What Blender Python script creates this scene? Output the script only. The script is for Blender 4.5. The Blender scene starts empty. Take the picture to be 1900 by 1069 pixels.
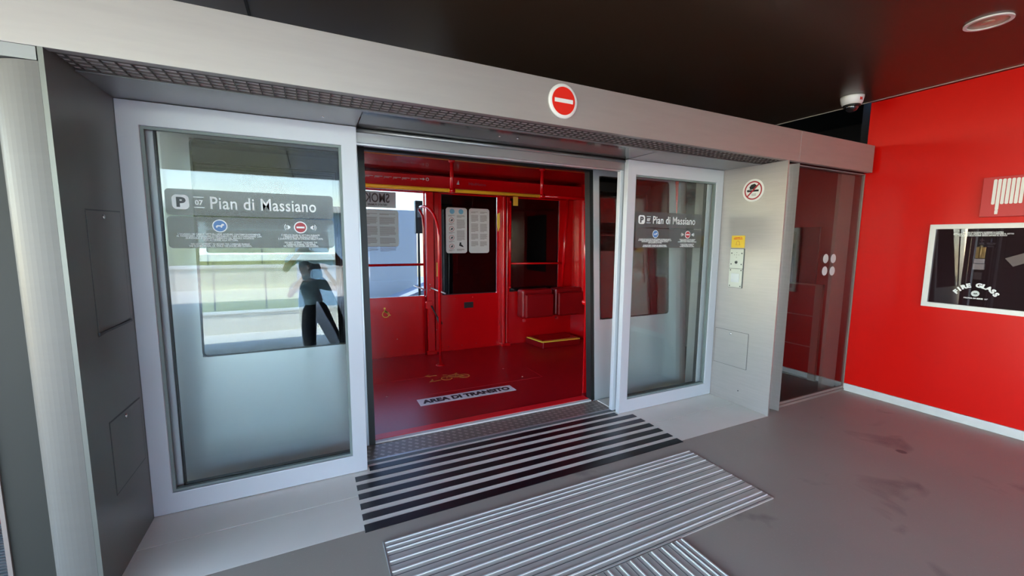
import bpy, bmesh, math, random
from mathutils import Vector, Matrix
random.seed(7)
sc = bpy.context.scene
COL = sc.collection
PI = math.pi

# ------------------------------------------------------------------ camera
def cam_axes(yaw, pitch, roll):
    cy, sy, cp, sp = math.cos(yaw), math.sin(yaw), math.cos(pitch), math.sin(pitch)
    f = Vector((sy*cp, cy*cp, -sp)); r = Vector((cy, -sy, 0)); d = f.cross(r)
    c, s = math.cos(roll), math.sin(roll)
    return c*r + s*d, -s*r + c*d, f
cam_d = bpy.data.cameras.new('camera'); cam = bpy.data.objects.new('camera', cam_d); COL.objects.link(cam)
cr, cd, cf = cam_axes(math.radians(25.97), math.radians(6.58), math.radians(-0.458))
m = Matrix.Identity(4)
for i in range(3):
    m[i][0] = cr[i]; m[i][1] = -cd[i]; m[i][2] = -cf[i]
m.translation = Vector((0, 0, 1.5))
cam.matrix_world = m
cam_d.sensor_fit = 'HORIZONTAL'; cam_d.sensor_width = 36; cam_d.lens = 765/1900*36
cam_d.clip_start = 0.01; cam_d.clip_end = 300
sc.camera = cam
# ------------------------------------------------------------------ view
sc.view_settings.view_transform = 'Standard'
sc.view_settings.look = 'None'
sc.view_settings.gamma = 1
sc.view_settings.use_curve_mapping = False
sc.view_settings.exposure = 2.0
try:
    sc.cycles.transparent_max_bounces = 32
    sc.cycles.max_bounces = 12
    sc.cycles.diffuse_bounces = 5
    sc.cycles.glossy_bounces = 6
    sc.cycles.caustics_reflective = False
except Exception:
    pass
# ------------------------------------------------------------------ sky and sun
w = bpy.data.worlds.new('sky'); sc.world = w; w.use_nodes = True
nt = w.node_tree; nt.nodes.clear()
wo = nt.nodes.new('ShaderNodeOutputWorld'); bg = nt.nodes.new('ShaderNodeBackground')
sky = nt.nodes.new('ShaderNodeTexSky')
sky.sky_type = 'NISHITA'; sky.sun_disc = False
sky.sun_elevation = math.radians(58); sky.sun_rotation = math.radians(-40)
sky.air_density = 1.2; sky.dust_density = .5; sky.ozone_density = 1.6
nt.links.new(sky.outputs[0], bg.inputs[0]); nt.links.new(bg.outputs[0], wo.inputs[0])
bg.inputs[1].default_value = 0.62
sl = bpy.data.lights.new('sun', 'SUN'); sun = bpy.data.objects.new('sun', sl); COL.objects.link(sun)
sl.energy = 7.0; sl.angle = math.radians(0.6); sl.color = (1.0, .96, .93)
sun.location = (-8, 14, 20)
sun.rotation_euler = (Vector((-.40, .50, 1.2))).to_track_quat('Z', 'Y').to_euler()

# ================================================================== materials
def new_mat(name):
    mt = bpy.data.materials.new(name); mt.use_nodes = True
    return mt, mt.node_tree, mt.node_tree.nodes['Principled BSDF']
def srgb(r, g, b):
    f = lambda c: (c/255/12.92) if c/255 <= .04045 else ((c/255+.055)/1.055)**2.4
    return (f(r), f(g), f(b), 1)
def simple(name, col, rough=.5, metal=0, coat=0, spec=None, noise=0, nscale=8, stretch=(1,1,1), bump=0, bscale=60):
    mt, t, p = new_mat(name)
    p.inputs['Base Color'].default_value = col
    p.inputs['Roughness'].default_value = rough
    p.inputs['Metallic'].default_value = metal
    if coat: p.inputs['Coat Weight'].default_value = coat; p.inputs['Coat Roughness'].default_value = .05
    if spec is not None: p.inputs['Specular IOR Level'].default_value = spec
    if noise or bump:
        tc = t.nodes.new('ShaderNodeTexCoord'); mp = t.nodes.new('ShaderNodeMapping')
        mp.inputs['Scale'].default_value = stretch
        t.links.new(tc.outputs['Object'], mp.inputs[0])
    if noise:
        n = t.nodes.new('ShaderNodeTexNoise'); n.inputs['Scale'].default_value = nscale; n.inputs['Detail'].default_value = 6
        t.links.new(mp.outputs[0], n.inputs[0])
        mx = t.nodes.new('ShaderNodeMix'); mx.data_type = 'RGBA'
        mx.inputs[6].default_value = tuple(max(0, c*(1-noise)) for c in col[:3]) + (1,)
        mx.inputs[7].default_value = tuple(min(1, c*(1+noise)) for c in col[:3]) + (1,)
        t.links.new(n.outputs[0], mx.inputs[0]); t.links.new(mx.outputs[2], p.inputs['Base Color'])
    if bump:
        n2 = t.nodes.new('ShaderNodeTexNoise'); n2.inputs['Scale'].default_value = bscale
        t.links.new(mp.outputs[0], n2.inputs[0])
        b = t.nodes.new('ShaderNodeBump'); b.inputs['Strength'].default_value = bump; b.inputs['Distance'].default_value = .004
        t.links.new(n2.outputs[0], b.inputs['Height']); t.links.new(b.outputs[0], p.inputs['Normal'])
    return mt
def glass(name, tint, f0=.045, rough=0.0, gcol=(1,1,1,1)):
    """thin pane: see-through with a mirror-like reflection that grows at grazing angles on both sides"""
    mt = bpy.data.materials.new(name); mt.use_nodes = True
    t = mt.node_tree; t.nodes.clear()
    out = t.nodes.new('ShaderNodeOutputMaterial'); mix = t.nodes.new('ShaderNodeMixShader')
    tr = t.nodes.new('ShaderNodeBsdfTransparent'); gl = t.nodes.new('ShaderNodeBsdfGlossy')
    tr.inputs[0].default_value = tint; gl.inputs[0].default_value = gcol; gl.inputs['Roughness'].default_value = rough
    lw = t.nodes.new('ShaderNodeLayerWeight'); lw.inputs['Blend'].default_value = .5
    pw = t.nodes.new('ShaderNodeMath'); pw.operation = 'POWER'; pw.inputs[1].default_value = 5
    ml = t.nodes.new('ShaderNodeMath'); ml.operation = 'MULTIPLY_ADD'; ml.inputs[1].default_value = 1-f0; ml.inputs[2].default_value = f0
    t.links.new(lw.outputs['Facing'], pw.inputs[0]); t.links.new(pw.outputs[0], ml.inputs[0])
    t.links.new(ml.outputs[0], mix.inputs[0]); t.links.new(tr.outputs[0], mix.inputs[1]); t.links.new(gl.outputs[0], mix.inputs[2])
    t.links.new(mix.outputs[0], out.inputs[0])
    return mt

M = {}
M['steel'] = simple('brushed_steel', srgb(178,171,167), .42, .55, noise=.08, nscale=5, stretch=(1,1,14))
M['steel_h'] = simple('satin_steel_fascia', srgb(172,165,161), .45, .5, noise=.07, nscale=4, stretch=(1,1,9))
M['steel_shaded'] = simple('shaded_steel_jamb', srgb(118,118,112), .4, .5, noise=.08, nscale=4)  # same steel made darker; the jamb's weak light is put into the colour
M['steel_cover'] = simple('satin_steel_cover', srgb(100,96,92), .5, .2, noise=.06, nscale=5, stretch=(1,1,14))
M['soffit'] = simple('grey_soffit_metal', srgb(150,150,150), .3, .6, noise=.05)
M['soffit_dark'] = simple('polished_dark_soffit', srgb(38,32,32), .12, .3)
M['white'] = simple('white_aluminium_frame', srgb(196,198,205), .38, .1, noise=.03, nscale=3)
M['gasket'] = simple('grey_gasket', srgb(120,130,128), .5)
M['rubber'] = simple('black_rubber', srgb(22,24,23), .45)
M['silver'] = simple('silver_car_paint', srgb(196,201,206), .3, .35, coat=.3, noise=.03, nscale=2)
M['glass'] = glass('clear_glass', (.94,.96,.955,1), .022)
M['glass_in'] = glass('clear_inner_glass', (.94,.96,.955,1), .012)
M['glass_bay'] = glass('tinted_bay_glass', (.82,.82,.82,1), .028)
M['glass_dark'] = glass('dark_tinted_car_glass', (.22,.24,.26,1), .12)
M['glass_far'] = glass('tinted_car_rear_glass', (.40,.43,.46,1), .03)
M['glass_blk'] = glass('smoked_car_rear_glass', (.22,.23,.25,1), .05)
M['red'] = simple('red_car_interior', srgb(200,8,16), .2, 0, coat=.5, noise=.06, nscale=3)
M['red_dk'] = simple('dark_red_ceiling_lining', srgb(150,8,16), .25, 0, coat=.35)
M['red_seat'] = simple('red_seat_shell', srgb(140,10,18), .32, 0, coat=.2, bump=.05)
M['redfloor'] = simple('red_rubber_floor', srgb(168,14,24), .3, 0, noise=.12, nscale=30, bump=.04, bscale=200)
M['redlip'] = simple('bright_red_sill', srgb(245,30,40), .35)
M['yellow'] = simple('yellow_rail_paint', srgb(255,200,50), .35)
M['yellow_s'] = simple('yellow_sticker', srgb(238,200,70), .5)
M['gold'] = simple('gold_pictogram', srgb(205,140,60), .5)
M['alu'] = simple('anodised_aluminium', srgb(190,192,196), .35, .7)
M['ridge'] = simple('bright_ridge_metal', srgb(244,242,240), .35, .15)  # whiter than the mat plate so the ridges stand out
M['chrome'] = simple('bright_screw_metal', srgb(225,225,225), .15, 1)
M['bronze'] = simple('dull_bronze_louvre', srgb(80,70,66), .5, .2)
M['louvre_cell'] = simple('pale_louvre_tray', srgb(238,230,224), .5)
M['black'] = simple('black_paint', srgb(12,12,12), .5)
M['void'] = simple('dark_void_lining', srgb(10,10,10), .9)
M['whitep'] = simple('white_print', srgb(235,236,236), .5)
M['greyp'] = simple('pale_grey_print', srgb(205,210,210), .5)
M['notice'] = simple('grey_notice_board', srgb(205,208,208), .45)
M['notice_b'] = simple('bluish_grey_notice', srgb(165,185,192), .45)
M['redp'] = simple('red_sign_print', srgb(225,38,24), .4)
M['redring'] = simple('dark_red_print', srgb(165,28,42), .45)
M['bluep'] = simple('blue_sign_print', srgb(70,120,180), .45)
M['bluel'] = simple('light_blue_print', srgb(110,175,205), .45)
M['darkp'] = simple('dark_grey_print', srgb(70,72,74), .5)
M['ring_w'] = simple('white_sign_rim', srgb(228,226,222), .4)
M['cream'] = simple('cream_plate', srgb(208,210,200), .4, .1)
M['brass'] = simple('weathered_brass', srgb(170,150,100), .3, .8, noise=.4, nscale=60)
M['tape'] = simple('grey_paper_tape', srgb(95,82,82), .6)
M['skirting'] = simple('scuffed_white_skirting', srgb(205,203,200), .45, 0, noise=.12, nscale=9)
M['mat'] = simple('ribbed_aluminium', srgb(208,202,194), .4, .3, noise=.08, nscale=6)
M['slab'] = simple('pale_grey_resin_strip', srgb(248,238,226), .28, 0, noise=.05, nscale=4)
M['stripblack'] = simple('black_gloss_strip', srgb(24,21,28), .3, 0, noise=.3, nscale=9)
M['cabinet_in'] = simple('dark_cabinet_lining', srgb(58,30,36), .7)
M['glass_cab'] = glass('cabinet_glass', (.75,.72,.74,1), .06)
M['skin'] = simple('skin', srgb(190,140,115), .5)
M['hair'] = simple('dark_hair', srgb(35,26,22), .7)
M['shirt'] = simple('blue_cotton', srgb(185,222,250), .8)
M['trousers'] = simple('dark_trousers', srgb(38,40,50), .8)
M['shoe'] = simple('dark_shoe', srgb(30,30,32), .6)
M['phone'] = simple('black_phone', srgb(15,15,17), .15)
M['conc_pale'] = simple('pale_concrete', srgb(222,216,206), .8, noise=.08, nscale=1.5)
M['conc_white'] = simple('white_render', srgb(225,225,222), .8, noise=.04, nscale=1)
M['grass'] = simple('meadow_grass', srgb(148,150,98), .9, noise=.12, nscale=.15)
M['yard'] = simple('yard_concrete', srgb(150,156,165), .8, noise=.1, nscale=1)
M['pan_green'] = simple('pale_green_cladding', srgb(172,178,138), .6)
M['pan_blue'] = simple('pale_blue_cladding', srgb(150,175,205), .6)
M['hill'] = simple('hill_green', srgb(95,115,80), .9, noise=.3, nscale=.08)
M['bwall'] = simple('grey_light_blocker', srgb(120,122,122), .7, noise=.06, nscale=.5)  # only for the added wall that blocks light from behind
M['foliage'] = simple('tree_foliage', srgb(75,105,45), .9, noise=.4, nscale=3)
M['bark'] = simple('tree_bark', srgb(80,65,50), .9)
M['grate'] = simple('grey_grating_metal', srgb(120,125,126), .5, .4)
M['baydark'] = simple('black_bay_floor', srgb(44,42,36), .6)
M['trackred'] = simple('dull_red_steel', srgb(140,40,48), .5)
M['dome'] = simple('smoked_dome', srgb(25,25,28), .05, 0, coat=1)
M['camera_w'] = simple('white_camera_shell', srgb(225,225,225), .4)
M['lamp_in'] = simple('warm_reflector', srgb(190,165,140), .3, .4)
M['redsignm'] = simple('pinkish_red_sign', srgb(190,42,48), .4)
M['bay_post'] = simple('pale_steel_post', srgb(150,135,128), .5, .3)

# sign tint on glass: translucent grey film
mt = bpy.data.materials.new('grey_window_film'); mt.use_nodes = True
t = mt.node_tree; t.nodes.clear()
o_ = t.nodes.new('ShaderNodeOutputMaterial'); mx = t.nodes.new('ShaderNodeMixShader'); mx.inputs[0].default_value = .55
a = t.nodes.new('ShaderNodeBsdfTransparent'); b = t.nodes.new('ShaderNodeBsdfPrincipled')
b.inputs['Base Color'].default_value = srgb(96,98,100); b.inputs['Roughness'].default_value = .25
t.links.new(a.outputs[0], mx.inputs[1]); t.links.new(b.outputs[0], mx.inputs[2]); t.links.new(mx.outputs[0], o_.inputs[0])
M['film'] = mt

def stained_floor():
    mt, t, p = new_mat('grey_resin_platform_floor')
    tc = t.nodes.new('ShaderNodeTexCoord')
    def noise(scale, detail=5, dist=0):
        n = t.nodes.new('ShaderNodeTexNoise'); n.inputs['Scale'].default_value = scale; n.inputs['Detail'].default_value = detail
        n.inputs['Distortion'].default_value = dist; t.links.new(tc.outputs['Object'], n.inputs[0]); return n
    def ramp(n, a, b):
        r = t.nodes.new('ShaderNodeMapRange'); r.inputs[1].default_value = a; r.inputs[2].default_value = b
        t.links.new(n.outputs[0], r.inputs[0]); return r
    def mixc(fac, c1, c2):
        x = t.nodes.new('ShaderNodeMix'); x.data_type = 'RGBA'
        if fac is not None: t.links.new(fac.outputs[0], x.inputs[0])
        if isinstance(c1, tuple): x.inputs[6].default_value = c1
        else: t.links.new(c1.outputs[2], x.inputs[6])
        if isinstance(c2, tuple): x.inputs[7].default_value = c2
        else: t.links.new(c2.outputs[2], x.inputs[7])
        return x
    base = mixc(noise(1.3, 8), srgb(158,147,136), srgb(178,165,152))
    st = mixc(ramp(noise(2.2, 3, .6), .62, .72), base, srgb(136,125,117))
    # round gum and oil spots
    v = t.nodes.new('ShaderNodeTexVoronoi'); v.inputs['Scale'].default_value = 2.6
    t.links.new(tc.outputs['Object'], v.inputs[0])
    r = t.nodes.new('ShaderNodeMapRange'); r.inputs[1].default_value = .075; r.inputs[2].default_value = .10
    r.inputs[3].default_value = 1; r.inputs[4].default_value = 0
    t.links.new(v.outputs['Distance'], r.inputs[0])
    g = t.nodes.new('ShaderNodeMath'); g.operation = 'MULTIPLY'; t.links.new(r.outputs[0], g.inputs[0])
    rr = ramp(noise(1.7, 1), .44, .52); t.links.new(rr.outputs[0], g.inputs[1])
    sp = mixc(g, st, srgb(104,92,90))
    gr = mixc(ramp(noise(90, 2), .62, .75), sp, srgb(176,162,152))
    t.links.new(gr.outputs[2], p.inputs['Base Color'])
    p.inputs['Roughness'].default_value = .45
    b = t.nodes.new('ShaderNodeBump'); b.inputs['Strength'].default_value = .06; b.inputs['Distance'].default_value = .003
    t.links.new(noise(120, 3).outputs[0], b.inputs['Height']); t.links.new(b.outputs[0], p.inputs['Normal'])
    return mt
M['floor'] = stained_floor()
M['ceiling'] = simple('dark_brown_ceiling_panel', srgb(66,50,38), .33, 0, noise=.04, nscale=2)
M['redwall'] = simple('red_enamel_wall', srgb(208,12,6), .28, 0, spec=.3, noise=.06, nscale=1.6)
M['redwall_shaded'] = simple('shaded_red_panel', srgb(120,12,16), .3, 0)  # red wall colour darkened for the shade behind the bay glass

def checker_mat():
    mt, t, p = new_mat('raised_pattern_steel')
    tc = t.nodes.new('ShaderNodeTexCoord'); mp = t.nodes.new('ShaderNodeMapping'); mp.inputs['Rotation'].default_value = (0, 0, PI/4)
    t.links.new(tc.outputs['Object'], mp.inputs[0])
    br = t.nodes.new('ShaderNodeTexBrick'); br.inputs['Scale'].default_value = 8
    br.inputs['Color1'].default_value = (1,1,1,1); br.inputs['Color2'].default_value = (.75,.75,.75,1); br.inputs['Mortar'].default_value = (0,0,0,1)
    br.inputs['Mortar Size'].default_value = .11; br.inputs['Brick Width'].default_value = .45; br.inputs['Row Height'].default_value = .35
    t.links.new(mp.outputs[0], br.inputs[0])
    x = t.nodes.new('ShaderNodeMix'); x.data_type = 'RGBA'; x.inputs[6].default_value = srgb(140,130,122); x.inputs[7].default_value = srgb(188,175,165)
    t.links.new(br.outputs[0], x.inputs[0]); t.links.new(x.outputs[2], p.inputs['Base Color'])
    b = t.nodes.new('ShaderNodeBump'); b.inputs['Distance'].default_value = .004; b.inputs['Strength'].default_value = .6
    t.links.new(br.outputs[0], b.inputs['Height']); t.links.new(b.outputs[0], p.inputs['Normal'])
    p.inputs['Roughness'].default_value = .4; p.inputs['Metallic'].default_value = .4
    return mt
M['checker'] = checker_mat()

# ================================================================== helpers
class MB:
    """collects simple shapes and links them as ONE mesh object"""
    def __init__(s, xf=None): s.bm = bmesh.new(); s.xf = xf
    def _v(s, p):
        p = Vector(p)
        return s.bm.verts.new(s.xf(p) if s.xf else p)
    def faces(s, pts, fs):
        vs = [s._v(p) for p in pts]
        for f in fs:
            try: s.bm.faces.new([vs[i] for i in f])
            except ValueError: pass
        return s
    def box(s, x0, x1, y0, y1, z0, z1):
        p = [(x0,y0,z0),(x1,y0,z0),(x1,y1,z0),(x0,y1,z0),(x0,y0,z1),(x1,y0,z1),(x1,y1,z1),(x0,y1,z1)]
        return s.faces(p, [(0,3,2,1),(4,5,6,7),(0,1,5,4),(1,2,6,5),(2,3,7,6),(3,0,4,7)])
    def frame(s, x0, x1, z0, z1, t, y0, y1, tb=None):
        """a picture-frame ring in the xz plane, border t, with mitred corners"""
        tb = t if tb is None else tb
        o = [(x0,z0),(x1,z0),(x1,z1),(x0,z1)]; i = [(x0+t,z0+tb),(x1-t,z0+tb),(x1-t,z1-tb),(x0+t,z1-tb)]
        p = [(a,y0,b) for a,b in o]+[(a,y0,b) for a,b in i]+[(a,y1,b) for a,b in o]+[(a,y1,b) for a,b in i]
        f = []
        for k in range(4):
            n = (k+1) % 4
            f += [(k,n,4+n,4+k),(8+n,8+k,12+k,12+n),(n,k,8+k,8+n),(4+k,4+n,12+n,12+k)]
        return s.faces(p, f)
    def prism(s, poly, fn, d0, d1):
        """poly of 2D points; fn(a,b,d) -> 3D"""
        n = len(poly)
        p = [fn(a,b,d0) for a,b in poly]+[fn(a,b,d1) for a,b in poly]
        return s.faces(p, [tuple(range(n))[::-1], tuple(range(n,2*n))]+[(k,(k+1)%n,n+(k+1)%n,n+k) for k in range(n)])
    def ring(s, outer, inner, fn, d0, d1):
        n = len(outer)
        p = [fn(a,b,d0) for a,b in outer]+[fn(a,b,d0) for a,b in inner]+[fn(a,b,d1) for a,b in outer]+[fn(a,b,d1) for a,b in inner]
        f = []
        for k in range(n):
            q = (k+1) % n
            f += [(k,q,n+q,n+k),(2*n+q,2*n+k,3*n+k,3*n+q),(q,k,2*n+k,2*n+q),(n+k,n+q,3*n+q,3*n+k)]
        return s.faces(p, f)
    def tube(s, pts, r, seg=12, caps=True):
        pts = [Vector(p) for p in pts]; rs = r if isinstance(r, (list, tuple)) else [r]*len(pts)
        rings = []; up = None
        for k, p in enumerate(pts):
            d = (pts[min(k+1, len(pts)-1)]-pts[max(k-1, 0)]).normalized()
            if up is None: up = d.orthogonal().normalized()
            u = (up - d*up.dot(d)).normalized(); up = u; v = d.cross(u)
            rings.append([s._v(p+rs[k]*(math.cos(2*PI*j/seg)*u+math.sin(2*PI*j/seg)*v)) for j in range(seg)])
        for a, b in zip(rings, rings[1:]):
            for j in range(seg):
                fc = s.bm.faces.new((a[j], a[(j+1)%seg], b[(j+1)%seg], b[j])); fc.smooth = True
        if caps: s.bm.faces.new(rings[0][::-1]); s.bm.faces.new(rings[-1])
        return s
    def lathe(s, c, prof, seg=32, axis='z'):
        rings = []
        for r, h in prof:
            ring = []
            for j in range(seg):
                a = 2*PI*j/seg; q = (r*math.cos(a), r*math.sin(a), h)
                if axis == 'y': q = (q[0], h, q[1])
                if axis == 'x': q = (h, q[0], q[1])
                ring.append(s._v(Vector(c)+Vector(q)))
            rings.append(ring)
        for a, b in zip(rings, rings[1:]):
            for j in range(seg):
                fc = s.bm.faces.new((a[j], a[(j+1)%seg], b[(j+1)%seg], b[j])); fc.smooth = True
        s.bm.faces.new(rings[0][::-1]); s.bm.faces.new(rings[-1])
        return s
    def sphere(s, c, r, sx=1, sy=1, sz=1, u=16, v=10):
        rings = []
        for i in range(1, v):
            ph = PI*i/v
            rings.append([s._v(Vector(c)+Vector((r*sx*math.sin(ph)*math.cos(2*PI*j/u), r*sy*math.sin(ph)*math.sin(2*PI*j/u), r*sz*math.cos(ph)))) for j in range(u)])
        tp = s._v(Vector(c)+Vector((0,0,r*sz))); bt = s._v(Vector(c)-Vector((0,0,r*sz)))
        fs = []
        for a, b in zip(rings, rings[1:]):
            for j in range(u): fs.append(s.bm.faces.new((a[j], b[j], b[(j+1)%u], a[(j+1)%u])))
        for j in range(u):
            fs.append(s.bm.faces.new((tp, rings[0][j], rings[0][(j+1)%u]))); fs.append(s.bm.faces.new((bt, rings[-1][(j+1)%u], rings[-1][j])))
        for f in fs: f.smooth = True
        return s
    def build(s, name, mat, parent=None, bevel=0, seg=2):
        bmesh.ops.recalc_face_normals(s.bm, faces=s.bm.faces)
        me = bpy.data.meshes.new(name); s.bm.to_mesh(me); s.bm.free()
        me.materials.append(mat)
        o = bpy.data.objects.new(name, me); COL.objects.link(o)
        if parent: o.parent = parent; o.matrix_parent_inverse = Matrix.Translation(-parent_loc(parent))
        if bevel:
            b = o.modifiers.new('bevel', 'BEVEL'); b.width = bevel; b.segments = seg; b.limit_method = 'ANGLE'; b.angle_limit = math.radians(40)
        return o
def parent_loc(p):   # part meshes sit at the world origin, only the Empties are moved
    return Vector(p.location) if p.type == 'EMPTY' else Vector((0, 0, 0))
def setp(o, label=None, cat=None, group=None, kind=None):
    if label: o['label'] = label
    if cat: o['category'] = cat
    if group: o['group'] = group
    if kind: o['kind'] = kind
    return o
def thing(name, loc, label, cat, group=None):
    o = bpy.data.objects.new(name, None); COL.objects.link(o); o.location = loc; o.empty_display_size = .1
    return setp(o, label, cat, group)
def struct(o): o['kind'] = 'structure'; return o
def circ(r, n=40, cx=0, cz=0): return [(cx+r*math.cos(2*PI*k/n), cz+r*math.sin(2*PI*k/n)) for k in range(n)]
def rrect(x0, x1, z0, z1, r, n=6):
    p = []
    for cx, cz, a0 in ((x1-r, z1-r, 0), (x0+r, z1-r, PI/2), (x0+r, z0+r, PI), (x1-r, z0+r, 1.5*PI)):
        for k in range(n+1):
            a = a0+PI/2*k/n; p.append((cx+r*math.cos(a), cz+r*math.sin(a)))
    return p
FY = lambda a, b, d: (a, d, b)                      # drawn on a plane facing -y
def text(s, size, mat, name, mtx, parent=None, align='LEFT', xs=1.0, bold=0.0, ext=.0005, sp=1.0, line=1.0):
    """lettering: the text lies in its own xy plane, mtx puts it in the world"""
    cu = bpy.data.curves.new('lettering', 'FONT'); cu.body = s; cu.size = size; cu.align_x = align
    cu.offset = bold; cu.extrude = ext; cu.space_character = sp; cu.space_line = line; cu.resolution_u = 3
    to = bpy.data.objects.new('lettering_source', cu); COL.objects.link(to)
    dg = bpy.context.evaluated_depsgraph_get()
    me = bpy.data.meshes.new_from_object(to.evaluated_get(dg))
    bpy.data.objects.remove(to); bpy.data.curves.remove(cu)
    me.transform(Matrix.Diagonal((xs, 1, 1, 1))); me.transform(mtx)
    me.materials.clear(); me.materials.append(mat); me.name = name
    o = bpy.data.objects.new(name, me); COL.objects.link(o)
    if parent: o.parent = parent; o.matrix_parent_inverse = Matrix.Translation(-parent_loc(parent))
    return o
def on_y(x, y, z, flip=False):   # text reading along +x on a face looking to -y ; flip: mirrored reading
    m = Matrix.Rotation(PI/2, 4, 'X')
    if flip: m = Matrix.Diagonal((-1, 1, 1, 1)) @ m
    return Matrix.Translation((x, y, z)) @ m
def on_xm(x, y, z):              # on a face looking to -x : text reads along -y
    return Matrix.Translation((x, y, z)) @ Matrix(((0,0,-1,0),(-1,0,0,0),(0,1,0,0),(0,0,0,1)))
FX = lambda a, b, d: (d, -a, b)                     # drawn on a plane facing -x, a = -y

# ================================================================== the setting
YF, YD, ZS = 2.112, 2.69, 2.165      # fascia face, door-frame face, soffit height
struct(MB().box(-8, 4.9, -4.6, 2.108, -.12, 0).box(3.527, 5.0, 2.108, 2.225, -.12, 0).box(-8, -.838, 2.108, 2.30, -.12, 0).build('floor', M['floor']))
struct(MB().box(-.82, 3.52, 2.112, 2.425, -.10, 0).box(-.82, 3.52, 2.43, 2.76, -.10, 0).build('floor_threshold_strip', M['slab']))
struct(MB().box(-5.5, 4.838, -5.0, 5.2, 2.835, 2.93).box(4.84, 5.05, -5.0, 2.20, 2.832, 2.93).build('ceiling', M['ceiling']))
struct(MB().box(-.279, -.265, -5.0, 5.2, 2.828, 2.836).build('trim_ceiling_joint', M['void']))
struct(MB().box(4.838, 4.85, -5.0, 5.2, 2.83, 2.93).build('trim_ceiling_edge', M['steel']))
struct(MB().box(4.88, 5.05, -4.2, 2.205, 0, 2.83).build('wall_right', M['redwall']))
struct(MB().box(4.862, 4.8795, -4.2, 2.19, 0, .075).build('baseboard_right', M['skirting'], bevel=.003))
struct(MB().box(1.9, 4.879, -5.0, -4.9, 0, 2.83).build('wall_light_block', M['bwall']))  # unseen wall added to cut the light reaching the jamb from behind
# black enclosure beyond the platform edge; roof and walls added to block sky light
struct(MB().box(-8, 1.9, 7.2, 7.4, 2.6, 5).box(2.0, 9, 7.2, 7.4, -1.2, 5).build('wall_back', M['void']))
struct(MB().box(8.0, 8.2, 2.3, 7.2, -1.2, 5).build('wall_shaft', M['void']))
struct(MB().box(-8, 9, 2.82, 9.5, -1.3, -1.2).build('floor_track_bed', M['void']))
struct(MB().box(-.9, 8.2, 2.3, 7.4, 3.4, 3.5).box(-.9, 5.06, 2.3, 2.35, 2.94, 3.4).box(5.06, 8.2, 2.25, 2.35, 0, 3.4).build('ceiling_light_block', M['void']))  # unseen roof and closing boxes, added to stop light leaking over the ceiling

# fascia beam
struct(MB().box(-8, 3.657, YF, YF+.04, ZS, 2.412).box(3.660, 4.815, YF, YF+.04, ZS, 2.412)
       .box(-8, 4.80, YF+.04, YF+.9, 2.39, 2.41).build('trim_fascia_beam', M['steel_h'], bevel=.002))
# soffit between fascia grille and door panels
struct(MB().box(-.82, .273, 2.335, 2.76, ZS, ZS+.02).box(2.36, 3.51, 2.335, 2.76, ZS, ZS+.02)
       .box(-.82, 3.51, 2.335, 2.36, ZS-.004, ZS+.05).build('trim_soffit', M['soffit']))
struct(MB().box(.28, 2.353, 2.36, 2.735, ZS+.002, ZS+.02).build('trim_soffit_centre', M['soffit_dark']))
for x in (.283, 2.03):
    pass
# header over the doorway: tube line and sloping grey band
struct(MB().box(.276, 2.353, 2.735, 2.76, 2.085, ZS).tube([(.276, 2.733, ZS-.012), (2.353, 2.733, ZS-.012)], .012)
       .build('trim_door_header', M['soffit']))
struct(MB().box(.276, 2.353, 2.762, 2.79, 2.075, 2.30).build('trim_door_track', M['alu']))

# egg-crate grille
g = MB()
x = -.79
while x < 3.50:
    g.box(x, x+.004, 2.160, 2.333, 2.166, 2.172); x += .0475
for k in range(5):
    y = 2.165+k*.041
    g.box(-.815, 3.505, y, y+.004, 2.166, 2.172)
g.box(-.815, 3.505, 2.153, 2.16, 2.165, 2.2)
lo = thing('louvre_grille', (1.3, 2.24, 2.17), 'long silver egg-crate louvre grille set under the steel beam above the doors', 'grille')
g.build('louvre', M['bronze'], lo)
MB().box(-.815, 3.505, 2.16, 2.333, 2.1725, 2.19).build('backing', M['louvre_cell'], lo)

# jambs: side plates with rounded front covers
struct(MB().box(-.835, -.82, YF+.041, 3.0, 0, 2.389).box(-.835, -.82, YF, YF+.041, 0, ZS).build('wall_left', M['steel_shaded']))
def cover(x0, x1, y0, depth, z1, flip=1):
    """rounded vertical cover, plan profile bulging to -y"""
    n = 14; p = []
    for k in range(n+1):
        a = PI*k/n/2
        p.append((x0+(x1-x0)*math.sin(a), y0+depth*(1-math.cos(a))))
    p += [(x0, y0+depth+.01)]
    return MB().prism(p, lambda a, b, d: (a, b, d), 0, z1)
pl = cover(-.8355, -1.0, YF, .12, 2.115)
o = pl.build('trim_jamb_cover', M['steel_cover'], bevel=0)
struct(o)
for f in o.data.polygons: f.use_smooth = False
struct(MB().box(-1.0, -.84, YF+.003, YF+.13, 2.118, ZS-.001).build('trim_jamb_cap', M['soffit']))
struct(MB().box(3.51, 3.525, YF, 3.0, 0, ZS).build('wall_door_pillar', M['steel']))
p = [(3.545, 2.30)]
for k in range(13):
    a = PI/2*k/12; p.append((3.55+.155*math.sin(a), 2.30-.165*(1-math.cos(a))))
p += [(3.712, 2.14), (3.712, 2.5), (3.545, 2.5)]
struct(MB().prism(p, lambda a, b, d: (a, b, d), 0, ZS-.003).build('trim_pillar_cover', M['steel']))

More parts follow.
